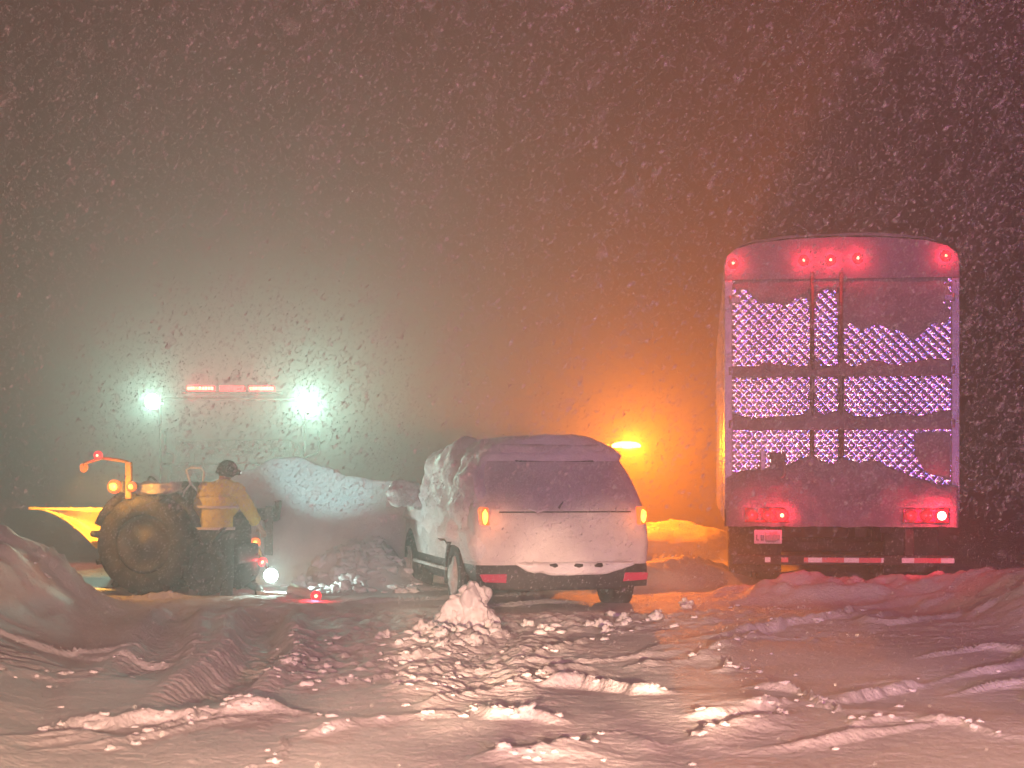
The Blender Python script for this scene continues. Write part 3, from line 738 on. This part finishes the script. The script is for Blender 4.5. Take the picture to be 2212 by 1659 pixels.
lamp(K, 'work_lamp', wlp, .04, E['amber'], None, axis=KI @ Vector((-.3,.6,-.8)), depth=.05)  # extra lamp, added to light up the blade
light('work_lamp_light', 'SPOT', wlp + KI @ Vector((-.04,.05,-.09)), (1,.46,.06), 520, .04, KI @ Vector((-5.12+3.76,19.45-19.3,.72)), 64, .6, parent=K)  # added amber beam aimed at the blade alone

# ------------------------------------------------------------------ tow truck
Wk = thing('tow_truck', 'tow truck with white flood lamps and red roof bar lost in snow', 'tow truck', (-3.98, 20.9, 0), R(4))
cabp = [(5.1,.5),(5.05,1.2),(5.1,1.75),(5.3,1.88),(6.6,1.86),(7.1,1.4),(7.2,1.3),(8.4,1.2),(8.6,.9),(8.6,.5)]
n = len(cabp); b = MB()
V = [(-1.05*(1 if z < 1.5 else .86), y, z) for y, z in cabp] + [(1.05*(1 if z < 1.5 else .86), y, z) for y, z in cabp]
b.add(V, [tuple(range(n)), tuple(range(2*n-1, n-1, -1))] + [(i, (i+1)%n, (i+1)%n+n, i+n) for i in range(n)])
b.build('cab', M['machine'], Wk, False, .05)
MB().box((0,5.03,1.52), (1.2,.02,.30)).build('rear_window', M['truckpaint'], Wk, False, .01)
MB().box((0,2.4,.82), (2.1,4.8,.16)).build('bed', M['machine'], Wk, False, .03)
for sx in (-1,1): MB().box((sx*1.03,2.4,.94), (.06,4.8,.12)).build('bed_rail', M['machine'], Wk, False, .01)
rack = MB()
for sx in (-1.1,1.1): rack.tube([(sx,4.85,.9),(sx,4.85,2.3),(sx*.97,4.85,2.5)], .018, 8)
rack.tube([(-1.07,4.85,2.5),(1.07,4.85,2.5)], .02, 8); rack.tube([(-1.1,4.85,1.5),(1.1,4.85,1.5)], .018, 8)
rack.build('rack', M['chassis'], Wk, True)
for sx in (-1, 1):
    x = -.015 + sx*1.185; z = 2.44 + (.015 if sx < 0 else -.015)
    h = MB(); h.lathe([(.06,.12),(.12,.06),(.13,0),(.12,-.02)], (x,4.72,z), (0,1,0), 18); ho = h.build('flood_lamp', M['chassis'], Wk, True)
    l = MB(); l.lathe([(.118,0),(.09,.02),(.001,.03)], (x,4.705,z), (0,-1,0), 18); l.build('lens', E['flood'], ho, True)
    MB().tube([(sx*1.05,4.85,2.44),(x,4.80,z)], .025, 6).build('lamp_bracket', M['chassis'], ho, True)
    light('flood_lamp_light', 'SPOT', (x,4.63,z), (.52,1,.78), 1250 if sx < 0 else 2150, .09, Matrix.Rotation(R(-4),3,'Z') @ (Vector((.25,0,1.35)) - Vector((-3.98,20.9,0))), 74, .75, parent=Wk)
lbz = 2.655
lb = MB().box((.0,4.85,lbz-.06), (1.55,.22,.04)).build('light_bar', M['chassis'], Wk, False, .01)
for (x0, x1, hot) in ((-.66,-.30,2),(-.16,.16,0),(.29,.62,1)):
    nled = 9
    md = MB().box(((x0+x1)/2,4.85,lbz+.005), (x1-x0+.06,.20,.09)).build('lens', E['red'], lb, False, .012)
    for k in range(nled):
        xx = x0+(x1-x0)*k/(nled-1); MB().box((xx,4.742,lbz+.005), ((x1-x0)/nled*.75,.014,.04)).build('diode', E['red_hot'] if hot else E['red'], md)
    light('light_bar_light', 'SPOT', ((x0+x1)/2,4.66,lbz+.01), RED, (80,150,230)[hot], .06, ((x0+x1)/2,-8,lbz+.4), 150, .5, parent=Wk)
# rear corner cluster, wheel lift
cor = MB().box((.93,-.10,.62), (.10,.08,.62)).build('corner_post', M['truckpaint'], Wk, False, .01)
MB().box((.78,-.09,.69), (.16,.10,.14)).build('tool_box', M['whitepaint'], Wk, False, .015)
MB().box((.83,-.095,.48), (.028,.05,.30)).build('box_frame', M['whitepaint'], Wk, False, .008)
def wl(px, py, d):
    q = at(px, py, d); q = Matrix.Rotation(R(-4), 3, 'Z') @ (q - Vector((-3.98,20.9,0))); return q
q = wl(552,1172,20.2); lamp(Wk, 'side_lamp', q, .055, E['amber'], E['amber_hot'], color=AMB, power=5, off=.1, corer=.4, label='amber side lamp')
q = wl(568,1214,19.6); lamp(Wk, 'tail_lamp', q, .05, E['red'], E['red_hot'], color=RED, power=4, off=.1, corer=.35)
MB().tube([wl(556,1185,20.3), wl(566,1205,19.75), wl(584,1240,19.25)], .03, 8).build('lamp_stalk', M['chassis'], Wk, True)
q = wl(585,1243,19.2)
hh = MB(); hh.lathe([(.05,.10),(.085,.05),(.09,0)], q, (0,1,0), 16); ho = hh.build('work_lamp', M['chassis'], Wk, True)
l = MB(); l.lathe([(.082,0),(.06,.02),(.001,.03)], q + Vector((0,-.01,0)), (0,-1,0), 16); l.build('lens', E['flood'], ho, True)
light('work_lamp_light', 'SPOT', q + Vector((0,-.06,0)), (.72,1,.88), 210, .05, q + Vector((2.6,-3,.6)), 150, .6, parent=Wk)
a0, a1 = wl(560,1283,18.6), wl(648,1292,18.0)
MB().tube([a0, a1], .045, 4).build('lift_beam', M['whitepaint'], Wk, False)
a2, a3 = wl(632,1272,18.0), wl(690,1294,17.6)
MB().tube([a2 + Vector((-.05,0,-.06)), a2, (a2+a3)/2 + Vector((0,0,.01)), a3], [.03,.06,.055,.03], 10).build('lift_fork', M['whitepaint'], Wk, True)
MB().tube([wl(520,1250,20.6), wl(560,1272,19.2), a0], .05, 8).build('lift_boom', M['chassis'], Wk, True)
lamp(Wk, 'marker_lamp', wl(683,1287,17.5), .05, E['red'], E['red_hot'], color=RED, power=7, off=.1, corer=.35, label='red marker lamp at the tip of the wheel lift')
for sx in (-1,1):
    for y in (1.4, 7.4): wheel(Wk, (sx*.92,y,.42), .46, .30, (sx,0,0))
    MB().tube([(sx*1.0,6.6,1.6),(sx*1.25,6.5,1.7),(sx*1.25,6.5,2.05)], .02, 6).build('mirror_arm', M['chassis'], Wk, True)

# ------------------------------------------------------------------ the rescuer
H = thing('person', 'rescuer in yellow turnout jacket and dark trousers, back turned, wearing a head torch', 'person', (-3.34, 18.75, -.12), R(-18))
def skin(name, nodes, edges, mt, parent, lv=2, root=0):
    me = bpy.data.meshes.new(name); me.from_pydata([n[0] for n in nodes], edges, []); o = bpy.data.objects.new(name, me); COL.objects.link(o)
    o.parent = parent; m = o.modifiers.new('skin', 'SKIN'); m.use_smooth_shade = True
    for i, nd in enumerate(nodes):
        r = nd[1]; me.skin_vertices[0].data[i].radius = r if hasattr(r, '__len__') else (r, r)
    me.skin_vertices[0].data[root].use_root = True
    s = o.modifiers.new('sub', 'SUBSURF'); s.levels = lv; s.render_levels = lv
    me.materials.append(mt); return o
# joints, person facing +y, right hand +x; leaning a little forward, right arm reaching out and down
pel = (0,0,.84); kneeL = (-.11,.06,.47); kneeR = (.12,.05,.47); ankL = (-.13,-.02,.09); ankR = (.15,-.02,.09)
chest = (.01,.10,1.14); neck = (.02,.16,1.36); shL = (-.19,.12,1.28); shR = (.20,.12,1.28)
elL = (-.27,.12,1.02); elR = (.31,.22,1.04); wrL = (-.20,.30,.86); wrR = (.34,.40,.86)
head = (.035,.20,1.45); top = (.045,.23,1.57)
nodes = [(pel,.13),(chest,.14),(neck,.055),(head,.085),(top,.075),
 (shL,.06),(elL,.045),(wrL,.03),(shR,.06),(elR,.045),(wrR,.03),
 ((-.10,0,.80),.09),(kneeL,.06),(ankL,.045),((-.14,.12,.04),.04),((.10,0,.80),.09),(kneeR,.06),(ankR,.045),((.17,.12,.04),.04)]
edges = [(0,1),(1,2),(2,3),(3,4),(1,5),(5,6),(6,7),(1,8),(8,9),(9,10),(0,11),(11,12),(12,13),(13,14),(0,15),(15,16),(16,17),(17,18)]
def add_hand(wi, w, d):
    d = Vector(d).normalized(); w = Vector(w); side = Vector((1,0,0)); palm = w + d*.07
    pi = len(nodes); nodes.append((tuple(palm), .032)); edges.append((wi, pi))
    for k, ln in enumerate((.075,.085,.08,.06)):
        s0 = palm + side*(-.03+.02*k) + d*.03; k1 = s0 + d*ln*.5; k2 = k1 + d*ln*.4 + Vector((0,-.02,-.015))
        i = len(nodes); nodes.extend([(tuple(s0),.010),(tuple(k1),.009),(tuple(k2),.008)]); edges.extend([(pi,i),(i,i+1),(i+1,i+2)])
    s0 = palm + side*(-.045) - d*.02; i = len(nodes)
    nodes.extend([(tuple(s0),.011),(tuple(s0 + d*.04 + side*(-.02)),.010)]); edges.extend([(pi,i),(i,i+1)])
add_hand(7, wrL, (.1,.5,-.5)); add_hand(10, wrR, (.1,.5,-.5))
skin('body', nodes, edges, M['skin'], H)
fc = MB(); fc.lump((.04,.285,1.47), (.018,.03,.025), 2, .05, 1, 1)
for sx in (-1,1): fc.lump((.04+sx*.085,.20,1.47), (.015,.025,.035), 2, .1, 1, 2)
fc.build('nose_and_ears', M['skin'], H, True)
jn = [((0,-.01,.80),(.20,.15)),((0,.04,1.0),(.21,.16)),(chest,(.22,.17)),((.02,.14,1.29),(.14,.12)),((.02,.16,1.36),(.075,.075)),
 ((-.19,.12,1.27),(.10,.10)),(elL,(.085,.085)),((-.215,.27,.90),(.075,.075)),((.20,.12,1.27),(.10,.10)),(elR,(.085,.085)),((.335,.375,.89),(.075,.075))]
jk = skin('jacket', jn, [(0,1),(1,2),(2,3),(3,4),(3,5),(5,6),(6,7),(3,8),(8,9),(9,10)], M['jacket'], H, 2, 1)
dt = bpy.data.textures.new('folds', 'CLOUDS'); dt.noise_scale = .075
dm = jk.modifiers.new('folds', 'DISPLACE'); dm.texture = dt; dm.strength = .075; dm.mid_level = .5
for z, rx, ry, cyy in ((.84,.222,.172,-.005),(1.08,.238,.19,.07)):
    MB().tube([(rx*math.cos(a), cyy+ry*math.sin(a), z) for a in [R(q) for q in range(0,361,15)]], .018, 6, False).build('reflective_band', M['band'], jk, True)
skin('trousers', [((0,0,.86),(.17,.13)),((-.105,0,.76),.115),(kneeL,.088),((-.128,0,.16),.082),((.11,0,.76),.115),(kneeR,.088),((.147,0,.16),.082)],
     [(0,1),(1,2),(2,3),(0,4),(4,5),(5,6)], M['pants'], H, 2, 0)
for sx, an in ((-1,ankL),(1,ankR)):
    b = MB(); b.tube([(an[0],an[1],.26),(an[0],an[1],.10),(an[0],an[1]+.02,.03)], [.075,.07,.07], 12); b.lump((an[0]+sx*.01,an[1]+.09,.045), (.06,.13,.055), 3, .05, 1, 3)
    b.build('boot', M['rubber'], H, True)
hl = MB(); hl.lump((.045,.205,1.505), (.112,.125,.105), 4, .05, 2, 6); hl.lathe([(.12,0),(.135,-.02),(.13,-.03)], (.045,.205,1.485), (0,.15,1), 24)
hl.build('cap', M['helmet'], H, True)
tc_ = MB(); tc_.lathe([(.03,-.02),(.03,.02),(.024,.03),(.001,.034)], (.13,.30,1.47), (.75,.65,-.1), 14); to = tc_.build('head_torch', M['helmet'], H, True)
l = MB(); l.lathe([(.022,.031),(.001,.038)], (.13,.30,1.47), (.75,.65,-.1), 12); l.build('lens', E['headlamp'], to, True)
light('head_torch_light', 'SPOT', (.17,.335,1.465), (.45,.95,.92), 330, .03, Matrix.Rotation(R(18),3,'Z') @ Vector((-2.35+3.34, 21.2-18.75, 1.86)), 52, .6, parent=H)

# ------------------------------------------------------------------ falling snow
WIND = np.array([.60, -.12, .80]); WIND /= np.linalg.norm(WIND)
def flake_mesh(c, s, r, emax):
    n = len(c)
    ax = WIND + r.normal(0, .16, (n, 3)); ax /= np.linalg.norm(ax, axis=1)[:, None]
    a2 = np.cross(ax, r.normal(0, 1, (n, 3))); a2 /= np.linalg.norm(a2, axis=1)[:, None]; a3 = np.cross(ax, a2)
    el = 1.1 + emax*r.random(n)**2
    P_ = [c + ax*(s*el)[:, None], c - ax*(s*el)[:, None] + a2*(s*.6)[:, None], c + a3*s[:, None], c - a2*s[:, None] - a3*(s*.5)[:, None]]
    V = np.stack(P_, 1).reshape(-1, 3)
    t = np.array([(0,2,1),(0,3,2),(0,1,3),(1,2,3)])
    return V, (t[None] + (np.arange(n)*4)[:, None, None]).reshape(-1, 3)
def region(n, dmin, dmax, r, zlo=-.20):
    d = (dmin**2 + r.random(n)*(dmax**2-dmin**2))**.5
    return np.stack([(r.random(n)-.5)*d*.86, d, EYE + (zlo + r.random(n)*(.36-zlo))*d], 1)
def flakes(n, dmin, dmax, smin, smax, seed, emax=2.2, zlo=-.20):
    r = np.random.default_rng(seed); c = region(n, dmin, dmax, r, zlo); c = c[c[:, 2] > .05]
    return flake_mesh(c, smin*(smax/smin)**(r.random(len(c))**1.6), r, emax)
def gusts(n, per, dmin, dmax, smin, smax, seed):      # wisps of blown snow: flakes strung out along the wind
    r = np.random.default_rng(seed); c0 = region(n, dmin, dmax, r, -.03)
    L = (.04 + .20*r.random(n)**2)*c0[:, 1]/9; k = r.integers(per//3, per, n)
    idx = np.repeat(np.arange(n), k); t = r.normal(0, 1, len(idx))
    dirs = WIND + r.normal(0, .18, (n, 3)); c = c0[idx] + dirs[idx]*(t*L[idx])[:, None] + r.normal(0, 1, (len(idx), 3))*(L[idx]*.22)[:, None]
    c = c[c[:, 2] > .6]
    return flake_mesh(c, smin*(smax/smin)**(r.random(len(c))**1.5), r, 2.0)
VV = []; FF = []; base = 0
for v_, f_ in (flakes(900, 1.2, 3.2, .0010, .0026, 8, 2.5, -.08), flakes(3000, 3.5, 8, .0010, .0026, 1, 3.5), flakes(90000, 5, 12, .0014, .0044, 4, 3.0, -.02),
               flakes(150000, 9, 18, .0015, .0042, 2, 2.4), flakes(80000, 15, 26, .0020, .0050, 3),
               gusts(2600, 44, 4.5, 11, .0011, .0030, 5), gusts(2600, 48, 9, 18, .0014, .0038, 6)):
    VV.append(v_); FF.append(f_ + base); base += len(v_)
VV = np.concatenate(VV); FF = np.concatenate(FF)
me = bpy.data.meshes.new('falling_snow'); me.vertices.add(len(VV)); me.vertices.foreach_set('co', VV.ravel())
me.loops.add(FF.size); me.loops.foreach_set('vertex_index', FF.ravel().astype(np.int32))
me.polygons.add(len(FF)); me.polygons.foreach_set('loop_start', np.arange(0, FF.size, 3)); me.update(calc_edges=True)
me.shade_smooth(); me.materials.append(M['flake'])
fo = bpy.data.objects.new('falling_snow', me); COL.objects.link(fo)
tag(fo, 'thick wind driven snowfall filling the night air', 'snowfall', None, 'stuff')

# ------------------------------------------------------------------ snow-laden air
hm = bpy.data.materials.new('haze_air'); hm.use_nodes = True; nt = hm.node_tree; nt.nodes.clear()
ho = nt.nodes.new('ShaderNodeOutputMaterial'); pv = nt.nodes.new('ShaderNodeVolumePrincipled')
pv.inputs['Color'].default_value = (.93,.93,.93,1); pv.inputs['Density'].default_value = HAZE; pv.inputs['Anisotropy'].default_value = .48
pv.inputs['Density Attribute'].default_value = ''
nt.links.new(pv.outputs['Volume'], ho.inputs['Volume'])
hm.cycles.volume_sampling = 'MULTIPLE_IMPORTANCE'
hz = MB().box((0, 200, 13), (900, 460, 30)).build('haze', hm)
tag(hz, 'snow laden night air glowing around the lamps', 'haze', None, 'stuff')
